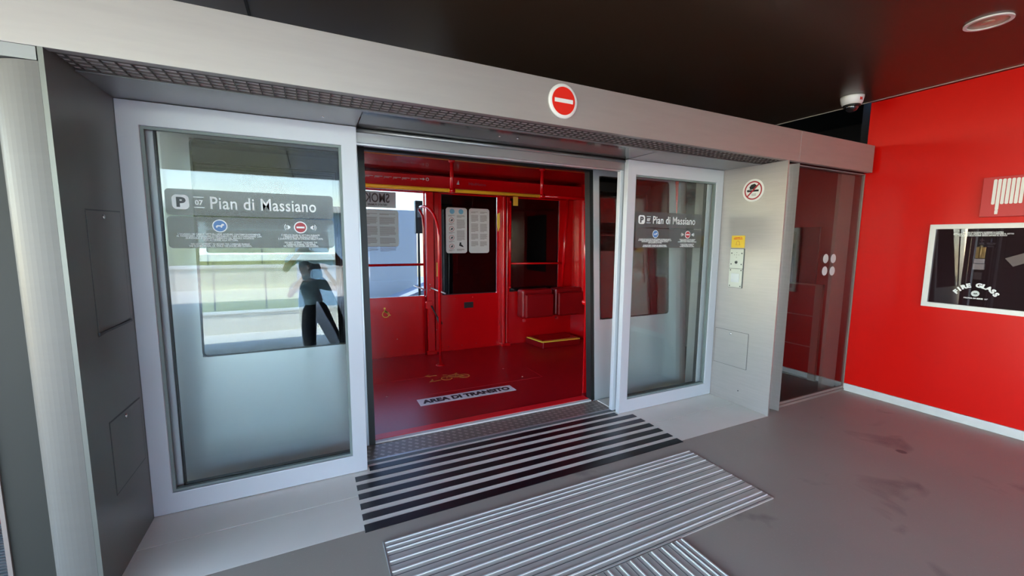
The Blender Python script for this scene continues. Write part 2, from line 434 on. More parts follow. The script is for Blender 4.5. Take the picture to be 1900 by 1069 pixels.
# ================================================================== platform doors
def platform_door(name, x0, x1, side):
    e = bpy.data.objects.new(name, None); COL.objects.link(e); e.location = ((x0+x1)/2, YD, 0); e['kind'] = 'structure'
    MB().frame(x0, x1, .004, ZS-.002, .087, YD, YD+.045, .115).build('frame', M['white'], e, bevel=.003)
    MB().frame(x0+.087, x1-.087, .119, ZS-.117, .014, YD+.012, YD+.035).build('gasket', M['gasket'], e)
    MB().box(x0+.1, x1-.1, YD+.02, YD+.03, .13, ZS-.13).build('glass_pane', M['glass'], e)
    # sliding leaf parked behind the fixed light
    dx = .012 if side == 'l' else -.012
    a, b = (x0+.06, x1-.01) if side == 'l' else (x0-.022, x1-.07)
    MB().frame(a, b, .012, ZS-.004, .062, YD+.066, YD+.105, .10).build('leaf_frame', M['white'], e, bevel=.003)
    MB().frame(a+.062, b-.062, .112, ZS-.104, .008, YD+.07, YD+.10).build('leaf_seal', M['rubber'], e)
    MB().box(a+.068, b-.068, YD+.083, YD+.09, .118, ZS-.11).build('leaf_glass', M['glass_in'], e)
    return e
platform_door('door_1', -.82, .273, 'l')
platform_door('door_2', 2.356, 3.508, 'r')

# ------------------------------------------------ lettering films on the glass
def station_sign(x0, x1, label, y=YD+.019):
    s = (x1-x0)
    t_ = thing('station_name_sign', ((x0+x1)/2, y, 1.6), label, 'sign', 'station name films on the door glass')
    f = MB()
    f.prism(rrect(x0, x1, 1.618, 1.752, .02), FY, y-.0008, y)
    f.build('name_band', M['film'], t_)
    f = MB(); f.prism(rrect(x0, x1, 1.446, 1.612, .02), FY, y-.0008, y)
    f.build('instruction_band', M['film'], t_)
    X = lambda u: x0+u*s
    yy = y-.0016
    MB().prism(rrect(X(.035), X(.125), 1.648, 1.722, .02), FY, yy, yy+.0006).build('parking_badge', M['whitep'], t_)
    text('P', .066, M['darkp'], 'badge_letter', on_y(X(.08), yy-.0006, 1.662), t_, 'CENTER', 1.15, .003)
    text('07', .034, M['whitep'], 'station_number', on_y(X(.178), yy, 1.674), t_, 'CENTER', 1.0, .001)
    MB().box(X(.15), X(.207), yy, yy+.0006, 1.711, 1.715).build('number_rule', M['whitep'], t_)
    MB().box(X(.15), X(.207), yy, yy+.0006, 1.658, 1.662).build('number_rule', M['whitep'], t_)
    text('Pian di Massiano', .092, M['whitep'], 'station_name', on_y(X(.235), yy, 1.655), t_, 'LEFT', .80*s/.79, .0008, sp=1.05)
    # dog pictogram
    cx = X(.285)
    MB().prism(circ(.034, 32, cx, 1.565), FY, yy, yy+.0006).build('pictogram_rim', M['whitep'], t_)
    MB().prism(circ(.029, 32, cx, 1.565), FY, yy-.0006, yy).build('pictogram_disc', M['bluep'], t_)
    dg = [(-.02,-.004),(-.012,.004),(.004,.003),(.010,.012),(.019,.010),(.020,.004),(.012,0),(.009,-.009),(.004,-.009),(.003,-.003),(-.010,-.003),(-.012,-.010),(-.017,-.010),(-.016,-.004)]
    MB().prism([(cx+a, 1.565+b) for a, b in dg], FY, yy-.0012, yy-.0006).build('dog_pictogram', M['whitep'], t_)
    cx = X(.775)
    MB().prism(circ(.034, 32, cx, 1.565), FY, yy, yy+.0006).build('no_entry_rim', M['whitep'], t_)
    MB().prism(circ(.028, 32, cx, 1.565), FY, yy-.0006, yy).build('no_entry_disc', M['redring'], t_)
    MB().box(cx-.021, cx+.021, yy-.0012, yy-.0006, 1.560, 1.570).build('no_entry_bar', M['whitep'], t_)
    for k in (-1, 1):
        q = cx+k*.062
        mb = MB().prism([(q-.010*k*1, 1.565+.004), (q+.004*k, 1.565+.013), (q+.004*k, 1.565-.013), (q-.010*k, 1.565-.004)], FY, yy, yy+.0006)
        for r in (.014, .021):
            pts_o = [(q+k*(r*math.cos(a)), 1.565+r*math.sin(a)) for a in [(-.9+i*.225) for i in range(9)]]
            pts_i = [(q+k*((r-.003)*math.cos(a)), 1.565+(r-.003)*math.sin(a)) for a in [(.9-i*.225) for i in range(9)]]
            mb.prism(pts_o+pts_i, FY, yy, yy+.0006)
        mb.build('loudspeaker_pictogram', M['whitep'], t_)
    text("L'INGRESSO DEI CANI IN VETTURA DEVE AVVENIRE CONTEMPORANEAMENTE\nAL PASSEGGERO. SORVEGLIARE ATTENTAMENTE I CANI ACCOMPAGNARE CON\nGUINZAGLIO E DURANTE L'EMISSIONE DEL SEGNALE ACUSTICO\nNON ACCEDERE ALLA VETTURA.\n\nDO NOT ATTEMPT TO BOARD THE CARRIAGE DURING\nTHE SOUND SIGNAL OR WHILE THE DOORS ARE CLOSING.", .0128, M['whitep'], 'instruction_text', on_y(X(.285), yy, 1.516), t_, 'CENTER', .82*s/.79, .0002, .0003, line=.82)
    text("\u00c8 VIETATO SALIRE IN VETTURA DURANTE\nL'EMISSIONE DEL SEGNALE ACUSTICO\nE DURANTE LA FASE DI CHIUSURA DELLE PORTE.\n\nDO NOT ATTEMPT TO BOARD THE\nCARRIAGE DURING THE SIGNAL\nOR WHILE THE DOORS ARE CLOSING.", .0128, M['whitep'], 'warning_text', on_y(X(.775), yy, 1.516), t_, 'CENTER', .82*s/.79, .0002, .0003, line=.82)
    return t_
station_sign(-.66, .13, 'wide grey station name film on the larger glass panel beside the shaded steel jamb')
station_sign(2.475, 3.275, 'grey station name film on the glass panel next to the intercom pillar')

# ================================================================== signs
def no_entry(cx, cz, y, R, label):
    t_ = thing('no_entry_sign', (cx, y, cz), label, 'sign')
    MB().lathe((cx, y, cz), [(R, 0), (R, -.010), (R-.004, -.014), (R*.80, -.014)], 48, 'y').build('rim', M['ring_w'], t_)
    MB().prism(circ(R*.80, 48, cx, cz), FY, y-.0165, y-.0142).build('red_disc', M['redp'], t_)
    MB().box(cx-R*.64, cx+R*.64, y-.019, y-.0167, cz-R*.115, cz+R*.115).build('white_bar', M['ring_w'], t_)
no_entry(1.341, 2.297, YF-.001, .096, 'round red no-entry sign with a white bar fixed on the long steel beam')

# no-smoking sign on pillar (faces -x)
XP = 3.509
t_ = thing('no_smoking_sign', (XP, 2.392, 1.95), 'round white no-smoking sign with a red ring stuck high on the steel pillar', 'sign')
cy, cz = 2.392, 1.952
A = -cy
MB().prism(circ(.098, 48, A, cz), FX, XP, XP-.003).build('disc', M['ring_w'], t_)
MB().ring(circ(.080, 48, A, cz), circ(.069, 48, A, cz), FX, XP-.003, XP-.004).build('red_ring', M['redring'], t_)
cig = MB()
cig.prism([(A-.052, cz-.012), (A+.050, cz-.012), (A+.050, cz+.004), (A-.052, cz+.004)], FX, XP-.003, XP-.004)
cig.prism([(A-.030, cz+.012), (A-.036, cz+.030), (A-.020, cz+.050), (A+.010, cz+.056), (A+.030, cz+.040), (A+.022, cz+.018), (A+.0, cz+.010), (A-.040, cz+.006), (A-.056, cz-.008), (A-.058, cz+.004)], FX, XP-.0031, XP-.0041)
cig.build('cigarette_pictogram', M['black'], t_)
MB().prism([(A-.054, cz-.046), (A-.044, cz-.054), (A+.054, cz+.046), (A+.044, cz+.054)], FX, XP-.0043, XP-.0053).build('red_slash', M['redring'], t_)
text('VIETATO\nFUMARE', .011, M['darkp'], 'sign_text', on_xm(XP-.0045, cy-.008, cz-.036), t_, 'CENTER', 1, 0, .0003)

t_ = thing('call_sticker', (XP, 2.503, 1.5), 'square yellow sticker with a bell outline above the intercom on the pillar', 'sticker')
MB().prism(rrect(-2.566, -2.436, 1.450, 1.560, .006), FX, XP, XP-.002).build('backing', M['yellow_s'], t_)
c_ = -2.501
bell_o = [(-.024,-.014),(-.017,-.006),(-.016,.010),(-.010,.022),(0,.027),(.010,.022),(.016,.010),(.017,-.006),(.024,-.014)]
bell_i = [(-.017,-.011),(-.0135,-.006),(-.0125,.010),(-.008,.019),(0,.023),(.008,.019),(.0125,.010),(.0135,-.006),(.017,-.011)]
MB().ring([(c_+a, 1.488+b) for a, b in bell_o], [(c_+a, 1.488+b) for a, b in bell_i], FX, XP-.002, XP-.003).build('bell_outline', M['gold'], t_)
text('CHIAMATA\nEMERGENZA', .014, M['redp'], 'sticker_text', on_xm(XP-.0025, 2.501, 1.538), t_, 'CENTER', 1.1, .0003, .0003, line=.9)

t_ = thing('intercom_panel', (XP, 2.50, 1.26), 'narrow pale metal intercom panel with speaker and call button on the pillar', 'intercom')
MB().prism(rrect(-2.570, -2.430, 1.083, 1.443, .004), FX, XP, XP-.004).build('surround', M['darkp'], t_)
MB().prism(rrect(-2.565, -2.435, 1.262, 1.439, .003), FX, XP-.004, XP-.010).build('upper_plate', M['cream'], t_)
MB().prism(rrect(-2.565, -2.435, 1.087, 1.258, .003), FX, XP-.004, XP-.010).build('lower_plate', M['cream'], t_)
for yy, zz in ((2.55,1.40),(2.45,1.40),(2.55,1.30),(2.45,1.30),(2.552,1.245),(2.447,1.245),(2.552,1.10),(2.447,1.10)):
    MB().lathe((XP-.010, yy, zz), [(.006, 0), (.005, -.002)], 12, 'x').build('screw', M['darkp'], t_)
sp_ = MB()
for i in range(-2, 3):
    for j in range(-2, 3):
        if abs(i)+abs(j) in (0, 2) and (i == 0 or j == 0): sp_.lathe((XP-.010, 2.5+i*.011, 1.385+j*.011), [(.003, 0), (.003, -.0008)], 8, 'x')
sp_.build('speaker_holes', M['darkp'], t_)
MB().lathe((XP-.010, 2.5, 1.318), [(.014, 0), (.013, -.004), (.006, -.005)], 20, 'x').build('lens', M['dome'], t_)
MB().prism(rrect(-2.540, -2.460, 1.135, 1.215, .004), FX, XP-.010, XP-.013).build('call_button', M['alu'], t_)

t_ = thing('access_hatch', (XP, 2.50, .5), 'flush steel service hatch with a small round lock low on the intercom pillar', 'hatch')
MB().prism(rrect(-2.675, -2.335, .345, .68, .004), FX, XP, XP-.0012).build('shadow_gap', M['darkp'], t_)
MB().prism(rrect(-2.672, -2.338, .348, .677, .004), FX, XP-.0012, XP-.0025).build('cover_plate', M['steel'], t_)
MB().lathe((XP-.0025, 2.511, .649), [(.011, 0), (.010, -.004), (.004, -.005)], 20, 'x').build('lock', M['chrome'], t_)
MB().lathe((XP, 2.40, .13), [(.006, 0), (.005, -.002)], 12, 'x').build('floor_level_screw', M['darkp'], t_)

# hatches on the shaded jamb (faces +x)
FXP = lambda a, b, d: (d, a, b)
XJ = -.820
def jamb_hatch(poly, lock, label):
    t_ = thing('jamb_hatch', (XJ, poly[0][0], poly[0][1]), label, 'hatch', 'service hatches in the dark jamb')
    cx = sum(p[0] for p in poly)/len(poly); cz = sum(p[1] for p in poly)/len(poly)
    MB().prism(poly, FXP, XJ, XJ+.001).build('shadow_gap', M['darkp'], t_)
    sh = [(cx+(a-cx)*(1-.006/abs(a-cx)) if abs(a-cx) > .01 else a, cz+(b-cz)*(1-.006/abs(b-cz)) if abs(b-cz) > .01 else b) for a, b in poly]
    MB().prism(sh, FXP, XJ+.001, XJ+.002).build('cover_plate', M['steel_shaded'], t_)
    if lock: MB().lathe((XJ+.002, lock[0], lock[1]), [(.010, 0), (.009, .004), (.004, .005)], 20, 'x').build('lock', M['chrome'], t_)
jamb_hatch([(2.29, 1.08), (2.64, 1.10), (2.64, 1.625), (2.29, 1.615)], (2.45, 1.59), 'tall flush hatch with a lock at chest height in the shaded steel jamb')
jamb_hatch([(2.30, .36), (2.655, .36), (2.655, .69), (2.30, .70)], (2.469, .665), 'low square flush hatch with a lock near the base of the shaded steel jamb')
setp(MB().box(XJ, XJ+.008, 2.29, 2.64, 1.088, 1.098).build('jamb_slot_rail', M['darkp']), 'thin dark slot rail under the tall hatch in the shaded jamb', 'rail')

# fire hose cabinet and sign on the red wall (faces -x, wall x = 4.88)
XW = 4.88
t_ = thing('fire_hose_cabinet', (XW, 1.1, 1.3), 'white framed fire hose cabinet with dark glass on the red wall', 'fire hose cabinet')
o_, i_ = [(-1.668, .955), (-.62, .955), (-.62, 1.665), (-1.668, 1.665)], [(-1.628, .995), (-.66, .995), (-.66, 1.625), (-1.628, 1.625)]
MB().ring(o_, i_, FX, XW, XW-.035).build('frame', M['ring_w'], t_, bevel=.003)
MB().prism(i_, FX, XW-.0005, XW-.002).build('back_plate', M['cabinet_in'], t_)
MB().prism([(a*1, b) for a, b in i_], FX, XW-.026, XW-.029).build('glass_front', M['glass_cab'], t_)
# arched lettering
letters = 'FIRE GLASS'
ce = (-1.345, 1.035); R = .118
for k, ch in enumerate(letters):
    if ch == ' ': continue
    a = math.radians(60-120*k/(len(letters)-1))
    px, pz = ce[0]+R*1.0*math.sin(-a), ce[1]+R*math.cos(a)
    mtx = Matrix.Translation((XW-.0295, -px, pz)) @ Matrix(((0,0,-1,0),(-1,0,0,0),(0,1,0,0),(0,0,0,1))) @ Matrix.Rotation(a*.8, 4, 'Z')
    text(ch, .045, M['whitep'], 'arched_letter', mtx, t_, 'CENTER', 1.1, .0028, .0003)
MB().prism(circ(.024, 28, ce[0], 1.100), FX, XW-.029, XW-.030).build('maker_badge', M['greyp'], t_)
MB().prism([(ce[0]+a, 1.098+b) for a, b in ((-.014,-.004),(-.006,.008),(0,.004),(.008,.009),(.015,-.004),(.006,-.002),(0,-.006),(-.008,-.002))], FX, XW-.030, XW-.0305).build('badge_mark', M['darkp'], t_)
text('PROVA DI SERIE  N\u00b0', .013, M['whitep'], 'glass_small_text', on_xm(XW-.0295, 1.34, 1.056), t_, 'CENTER', 1.2, .0008, .0003)
text('IN CASO DI INCENDIO ROMPERE LA LASTRA\nESTRARRE LA LANCIA, APRIRE IL RUBINETTO E DIRIGERE IL GETTO\nALLA BASE DELLE FIAMME SENZA ESPORSI AL FUOCO', .0135, M['whitep'], 'instruction_text', on_xm(XW-.0295, 1.35, 1.590), t_, 'CENTER', .82, .0004, .0003, line=.95)
MB().prism([(-1.212+0, 1.392), (-1.165, 1.330), (-1.05, 1.390), (-1.08, 1.455)], FX, XW-.029, XW-.0298).build('paper_tape', M['tape'], t_)
# nozzle behind the glass: a thing of its own
n_ = thing('hose_nozzle', (XW-.014, 1.35, 1.36), 'brass hose nozzle with a white collar behind the hose cabinet glass', 'nozzle')
MB().tube([(XW-.0135, 1.35, 1.385), (XW-.0135, 1.35, 1.49)], [.0105, .0105], 16).sphere((XW-.0135, 1.35, 1.485), .0105).box(XW-.020, XW-.008, 1.322, 1.378, 1.385, 1.48).build('brass_body', M['brass'], n_, bevel=.004)
MB().box(XW-.022, XW-.006, 1.320, 1.380, 1.345, 1.384).build('grey_collar', M['alu'], n_, bevel=.003)
MB().box(XW-.023, XW-.005, 1.318, 1.382, 1.295, 1.343).build('white_collar', M['ring_w'], n_, bevel=.003)
MB().box(XW-.021, XW-.007, 1.325, 1.375, 1.215, 1.275).build('hose_end', M['tape'], n_, bevel=.003)

t_ = thing('fire_hose_sign', (XW, 1.2, 1.87), 'red sign with a white coiled hose pictogram above the hose cabinet', 'sign')
MB().prism([(-1.38, 1.715), (-1.02, 1.715), (-1.02, 2.023), (-1.38, 2.023)], FX, XW-.02, XW-.045).build('panel', M['redsignm'], t_, bevel=.002)
MB().prism([(-1.35, 1.74), (-1.05, 1.74), (-1.05, 2.0), (-1.35, 2.0)], FX, XW, XW-.02).build('mounting', M['redring'], t_)
hz = MB()
for k in range(7):
    a = -1.322+k*.0235
    z0 = 1.745 if k == 1 else (1.81)
    hz.prism(rrect(a, a+.0185, z0 if k != 1 else 1.765, 2.004, .008, 3), FX, XW-.045, XW-.047)
hz.prism([(-1.2985+.001, 1.735), (-1.2985+.017, 1.735), (-1.2985+.018, 1.765), (-1.2985+.0, 1.765)], FX, XW-.045, XW-.047)
hz.prism([(-1.165, 1.915), (-1.09, 1.915), (-1.09, 1.922), (-1.165, 1.922)], FX, XW-.045, XW-.047)
hz.ring(circ(.04, 24, -1.06, 1.92), circ(.033, 24, -1.06, 1.92), FX, XW-.045, XW-.047)
hz.build('hose_pictogram', M['ring_w'], t_)

# ceiling camera and downlight
t_ = thing('security_camera', (4.53, 2.20, 2.835), 'white dome security camera on the brown ceiling by the red wall corner', 'camera')
MB().lathe((4.53, 2.20, 2.834), [(.088, 0), (.088, -.012), (.080, -.055), (.072, -.072), (.066, -.075)], 40).build('housing', M['camera_w'], t_)
MB().lathe((4.53, 2.20, 2.759), [(.066, 0), (.068, -.010), (.060, -.016)], 40).build('collar', M['rubber'], t_)
MB().sphere((4.53, 2.20, 2.745), .052, 1, 1, .95, 24, 16).build('dome', M['dome'], t_)
text('M', .03, M['redp'], 'maker_label', Matrix.Translation((4.53-.025, 2.20-.083, 2.785)) @ Matrix.Rotation(math.radians(-16), 4, 'Z') @ Matrix.Rotation(PI/2, 4, 'X'), t_, 'CENTER', 1, .003)
t_ = thing('ceiling_downlight', (3.737, 1.137, 2.835), 'round unlit recessed downlight with a pale rim in the brown ceiling', 'ceiling light')
MB().ring(circ(.105, 48, 3.737, 1.137), circ(.088, 48, 3.737, 1.137), lambda a, b, d: (a, b, d), 2.834, 2.826).build('rim', M['ring_w'], t_)
MB().lathe((3.737, 1.137, 2.834), [(.088, 0), (.088, -.003), (.03, -.0015)], 40).build('reflector', M['lamp_in'], t_)
MB().sphere((3.737, 1.137, 2.832), .03, 1, 1, .25).build('lamp', M['lamp_in'], t_)

# ================================================================== floor things
t_ = thing('threshold_plate', (1.35, 2.9, 0), 'patterned steel threshold plate between the platform and the car floor', 'threshold')
MB().box(.276, 2.375, 2.815, 3.028, -.02, .001).build('patterned_plate', M['checker'], t_)
MB().box(.276, 2.40, 2.797, 2.814, -.02, .004).build('edge_bar', M['alu'], t_)
MB().box(.276, 2.353, 2.762, 2.796, -.02, .002).build('dark_bar', M['grate'], t_)
MB().box(2.377, 2.9, 2.835, 3.02, -.02, .006).build('door_guide_plate', M['conc_pale'], t_)
for k in range(7):
    y0 = 2.072+k*.0985 if k < 6 else 2.675
    x0, x1 = (.19, 2.465) if k < 6 else (.285, 2.34)
    y0 = (2.112, 2.213, 2.312, 2.410, 2.508, 2.607, 2.700)[k]-.024
    pos = ('outermost, nearest the ribbed mat', 'second out from the ribbed mat', 'third out from the ribbed mat', 'fourth out from the ribbed mat', 'fifth out from the ribbed mat', 'sixth out from the ribbed mat', 'short, innermost, between the door frames')[k]
    setp(MB().box(x0, x1, y0, y0+(.062 if k == 0 else .054), .0, .003).build('anti_slip_strip', M['stripblack']),
         'long black anti-slip strip before the doorway, %s' % pos, 'floor strip', 'black strips in front of the doorway')

def ribbed(x0, x1, y0, y1, along, pitch, label, n_fine, name='ribbed_mat'):
    """aluminium tread mat: plate with bright ridges and dark grooves"""
    t_ = thing(name, ((x0+x1)/2, (y0+y1)/2, 0), label, 'floor mat', 'ribbed aluminium mats')
    MB().box(x0, x1, y0, y1, 0, .008).build('plate', M['mat'], t_, bevel=.002)
    r = MB(); gr = MB()
    L = (y1-y0) if along == 'x' else (x1-x0)
    u = []; p = .008
    for k in range(3): u.append(p); p += .034
    while p < L-.10: p += pitch; u.append(p-.034)
    u = [q for q in u if q < L-.09] + [L-.072, L-.040]
    for q in u:
        if along == 'x':
            r.box(x0+.006, x1-.006, y1-q-.008, y1-q, .008, .0125)
            gr.box(x0+.006, x1-.006, y1-q-.030, y1-q-.027, .008, .0086)
        else:
            r.box(x1-q-.008, x1-q, y0+.006, y1-.006, .008, .0125)
            gr.box(x1-q-.030, x1-q-.027, y0+.006, y1-.006, .008, .0086)
    r.build('ridges', M['ridge'], t_, bevel=.0015)
    gr.build('grooves', M['darkp'], t_)
    if along == 'x': MB().box(x0-.004, x0, y0, y1, 0, .011).build('end_bar', M['alu'], t_)
    return t_
ribbed(.262, 2.388, 1.362, 1.972, 'x', .066, 'wide ribbed aluminium floor mat lying along the striped doorway strip', 3)
ribbed(1.02, 1.632, -.6, 1.356, 'y', .066, 'narrower ribbed aluminium floor mat with ribs running away from the doorway', 3)

# ================================================================== bay with glass beside the red wall
YB = 2.20
e = bpy.data.objects.new('window_1', None); COL.objects.link(e); e.location = (4.3, YB, 0); e['kind'] = 'structure'
MB().box(3.717, 4.86, YB-.004, YB+.006, .045, 2.155).build('glass_pane', M['glass_bay'], e)
MB().box(3.717, 4.86, YB-.02, YB+.02, 0.0, .022).box(3.717, 4.86, YB-.008, YB+.012, .022, .044).build('sill_rail', M['bay_post'], e, bevel=.002)
MB().box(3.717, 4.87, YB-.012, YB+.03, 2.156, 2.163).build('head_rail', M['alu'], e)
MB().box(4.862, 4.872, YB-.01, YB+.012, .022, 2.155).build('edge_trim', M['bay_post'], e)
struct(MB().box(3.72, 5.0, YB+.03, 4.2, -.12, -.03).build('floor_bay', M['baydark']))
struct(MB().box(3.72, 4.3, YB+.35, 3.4, -.03, -.01).build('floor_bay_plate', M['grate']))
struct(MB().box(4.95, 5.05, YB+.02, 4.2, 0, 2.4).build('wall_bay', M['redwall_shaded']))
struct(MB().box(4.925, 4.949, YB+.03, 4.2, 0, .055).build('baseboard_bay', M['skirting']))
struct(MB().box(4.60, 4.84, YB+.06, YB+.09, 0.0, 2.16).build('trim_bay_post', M['bay_post']))
rl = thing('red_panel_screen', (4.85, 2.9, 0), 'low shaded red panelled screen with a steel post behind the bay glass', 'screen')
MB().box(4.88, 4.90, 2.54, 4.0, .09, .36).box(4.88, 4.90, 2.54, 4.0, .37, .70).box(4.88, 4.90, 2.54, 4.0, .71, 1.04).build('panels', M['redwall_shaded'], rl)
MB().box(4.875, 4.905, 2.54, 4.0, 1.04, 1.055).box(4.875, 4.905, 2.54, 4.0, .36, .37).box(4.875, 4.905, 2.54, 4.0, .70, .71).build('rails', M['bay_post'], rl)
MB().box(4.87, 4.91, 2.47, 2.539, 0, 1.055).build('post', M['bay_post'], rl)
bd = setp(MB().box(4.88, 4.90, 2.55, 4.0, 1.057, 1.67).build('dark_glazing_board', M['void']), 'black board standing above the red panelled screen behind the glass', 'board')
for (xx, zz, wd) in ((4.337, 1.354, 'upper'), (4.464, 1.353, 'upper'), (4.338, 1.238, 'lower'), (4.465, 1.235, 'lower')):
    side = 'on the pillar side' if xx < 4.4 else 'on the red wall side'
    setp(MB().prism([(a, b) for a, b in circ(.043, 32, xx, zz)], FY, YB-.0055, YB-.004).build('safety_dot', M['greyp']),
         'white round safety dot on the bay glass, %s one %s' % (wd, side), 'sticker', 'white safety dots on the bay glass')

# ================================================================== bay at the other end
e = bpy.data.objects.new('window_2', None); COL.objects.link(e); e.location = (-2, 2.3, 0); e['kind'] = 'structure'
MB().box(-1.145, -1.006, 2.27, 2.31, 0, 2.16).build('frame_post', M['baydark'], e)
MB().box(-1.160, -1.146, 2.262, 2.31, 0, 2.16).build('edge_trim', M['bay_post'], e)
MB().box(-3.6, -1.161, 2.28, 2.29, .02, 2.15).build('glass_pane', M['glass'], e)
MB().box(-3.6, -1.161, 2.27, 2.30, 0, .018).build('sill_rail', M['alu'], e)
g_ = MB().box(-3.6, -1.02, 2.32, 2.98, -.05, -.012)
k = 2.34
while k < 2.97: g_.box(-3.6, -1.03, k, k+.012, -.012, 0); k += .026
for xx in (-3.3, -3.0, -2.7, -2.4, -2.1, -1.8, -1.5, -1.2): g_.box(xx, xx+.008, 2.32, 2.98, -.012, .003)
setp(g_.build('walkway_grating', M['grate']), 'grey walkway grating on the floor behind the end glass', 'grating')
cr_ = thing('red_kerb_beam', (-2.3, 3.05, 0), 'low red steel kerb beam running behind the end walkway grating', 'beam')
MB().box(-3.6, -1.05, 3.0, 3.2, -.05, .13).build('lower_step', M['trackred'], cr_)
MB().box(-3.6, -1.05, 3.08, 3.2, .131, .24).build('upper_step', M['redlip'], cr_)
setp(MB().box(-3.6, -1.05, 3.30, 3.42, -.3, .60).build('rubber_buffer_wall', M['rubber'], bevel=.02), 'dark rubber buffer wall behind the red kerb beam', 'wall')
setp(MB().box(-3.6, -1.25, 3.45, 3.9, .80, .83).build('upper_walkway', M['grate']), 'grey upper walkway seen above the dark buffer behind the end glass', 'walkway')
setp(MB().box(-3.6, -1.05, 3.95, 4.0, .83, 1.1).build('red_guard_rail_panel', M['redlip']), 'red guard panel at the far side of the upper walkway', 'guard panel')

# ================================================================== the car
YC = lambda z: 3.04+.06*z
lean = lambda p: Vector((p.x, p.y+.06*p.z, p.z))
car = thing('cable_car_cabin', (1.33, 4.1, 0), 'silver cabin of an automated train with an open doorway and red interior', 'train')
def skin_poly(parts, name, mat, th=.03, y0=3.04, **k):
    mb = MB(lean)
    for x0, x1, z0, z1 in parts: mb.box(x0, x1, y0, y0+th, z0, z1)
    return mb.build(name, mat, car, **k)
ZT = 2.42
# rounded ends of the shell, in plan
def shell_end(sgn, x_end):
    n = 10; pts = []
    for k in range(n+1):
        a = PI/2*k/n; pts.append((x_end+sgn*.42*math.sin(a), 3.04+.5*(1-math.cos(a))))
    for k in range(n, -1, -1):
        a = PI/2*k/n; pts.append((x_end+sgn*.39*math.sin(a), 3.07+.47*(1-math.cos(a))))
    return pts
MBs = MB(lean)
W1 = (-.632, .235); W2 = (2.43, 3.31); WZ = (.762, 2.10)
for (x0, x1) in ((-.77, .325), (2.365, 3.42)):
    wx = W1 if x0 < 0 else W2
    MBs.box(x0, x1, 3.04, 3.07, -.04, WZ[0]); MBs.box(x0, x1, 3.04, 3.07, WZ[1], ZT)
    MBs.box(x0, wx[0], 3.04, 3.07, WZ[0], WZ[1]); MBs.box(wx[1], x1, 3.04, 3.07, WZ[0], WZ[1])
MBs.box(.325, 2.365, 3.04, 3.07, 2.15, ZT)
MBs.prism(shell_end(-1, -.77)[:8]+shell_end(-1, -.77)[14:], lambda a, b, d: (a, b, d), -.04, ZT)
MBs.prism(shell_end(1, 3.42), lambda a, b, d: (a, b, d), -.04, ZT)
MBs.build('side_shell', M['silver'], car)
MB().box(-1.1, 3.75, 3.12, 5.5, 2.40, 2.44).box(-1.1, 3.75, 5.40, 5.43, -.04, .75).build('outer_roof', M['silver'], car)
for wx in (W1, W2):
    wo_ = MB(lean).prism(rrect(wx[0]+.002, wx[1]-.002, WZ[0]+.002, WZ[1]-.002, .03), FY, 3.045, 3.052).build('side_window', M['glass_dark'], car)
    wo_['label'] = 'dark tinted window'
    MB(lean).ring(rrect(wx[0]-.001, wx[1]+.001, WZ[0]-.001, WZ[1]+.001, .032), rrect(wx[0]+.008, wx[1]-.008, WZ[0]+.008, WZ[1]-.008, .026), FY, 3.037, 3.05).build('window_gasket', M['rubber'], wo_)
    # black sheet behind the tinted window
    MB(lean).box(wx[0]-.05, wx[1]+.02, 3.10, 3.12, WZ[0]-.05, WZ[1]+.05).build('window_backing', M['black'], wo_)
sk = MB(lean)
sk.box(.326, .368, 3.03, 3.12, .0, 2.15).box(2.325, 2.364, 3.045, 3.12, .0, 2.15).box(.368, 2.325, 3.045, 3.10, 2.13, 2.15)
sk.build('door_seal', M['rubber'], car)
MB().box(.33, 2.32, 3.076, 3.16, -.02, .012).build('red_sill', M['redlip'], car)
MB().box(.33, 2.32, 3.035, 3.075, -.03, .010).build('sill_edge', M['ring_w'], car)
fl = MB().box(-1.0, 3.75, 3.161, 5.40, -.06, .0).build('car_floor', M['redfloor'], car)
# floor seams, bolts
MB().box(.78, 2.25, 3.836, 3.842, 0, .0012).box(.0, 1.20, 4.36, 4.365, 0, .0012).box(2.25, 2.255, 3.84, 4.2, 0, .0012).build('floor_seam', M['redsignm'], fl)
for bx, by in ((.60, 3.95), (2.05, 3.93), (1.98, 4.28), (.5, 4.3)):
    MB().lathe((bx, by, 0), [(.012, 0), (.010, .003)], 12).build('floor_bolt', M['chrome'], fl)
# inner walls
bw = MB()
bw.box(-1.0, 1.55, 5.30, 5.34, 0, .775).box(1.55, 3.62, 5.30, 5.34, 0, .765).box(-1.0, 3.62, 5.30, 5.34, 2.09, 2.34)
bw.box(1.315, 1.548, 5.30, 5.34, .77, 2.09).box(2.345, 2.54, 5.30, 5.34, .765, 2.09).box(3.36, 3.62, 5.30, 5.34, .765, 2.09)
bw.build('rear_wall', M['red'], car)
cv = [(5.30, 2.10), (5.17, 2.115), (5.12, 2.15), (5.12, 2.285), (5.16, 2.30), (5.30, 2.30)]
co = MB().prism(cv, lambda a, b, d: (d, a, b), -1.0, 3.62).build('cove_panel', M['red'], car)
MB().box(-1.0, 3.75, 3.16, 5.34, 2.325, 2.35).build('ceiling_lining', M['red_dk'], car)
MB().tube([(-1, 4.2, 2.318), (3.6, 4.2, 2.318)], .008, 8).build('ceiling_strip', M['gold'], car)
MB().box(3.72, 3.75, 3.5, 4.9, 0, 2.33).prism([(3.62, 5.34), (3.75, 4.9), (3.72, 4.9), (3.59, 5.34)], lambda a, b, d: (a, b, d), 0, 2.33).build('end_wall', M['red'], car)
MB().box(3.712, 3.719, 3.65, 4.35, .95, 1.95).build('end_window', M['black'], car)
MB().prism([(3.42, 3.14), (3.75, 3.5), (3.72, 3.52), (3.40, 3.17)], lambda a, b, d: (a, b, d), 0, 2.33).build('corner_lining', M['red'], car)
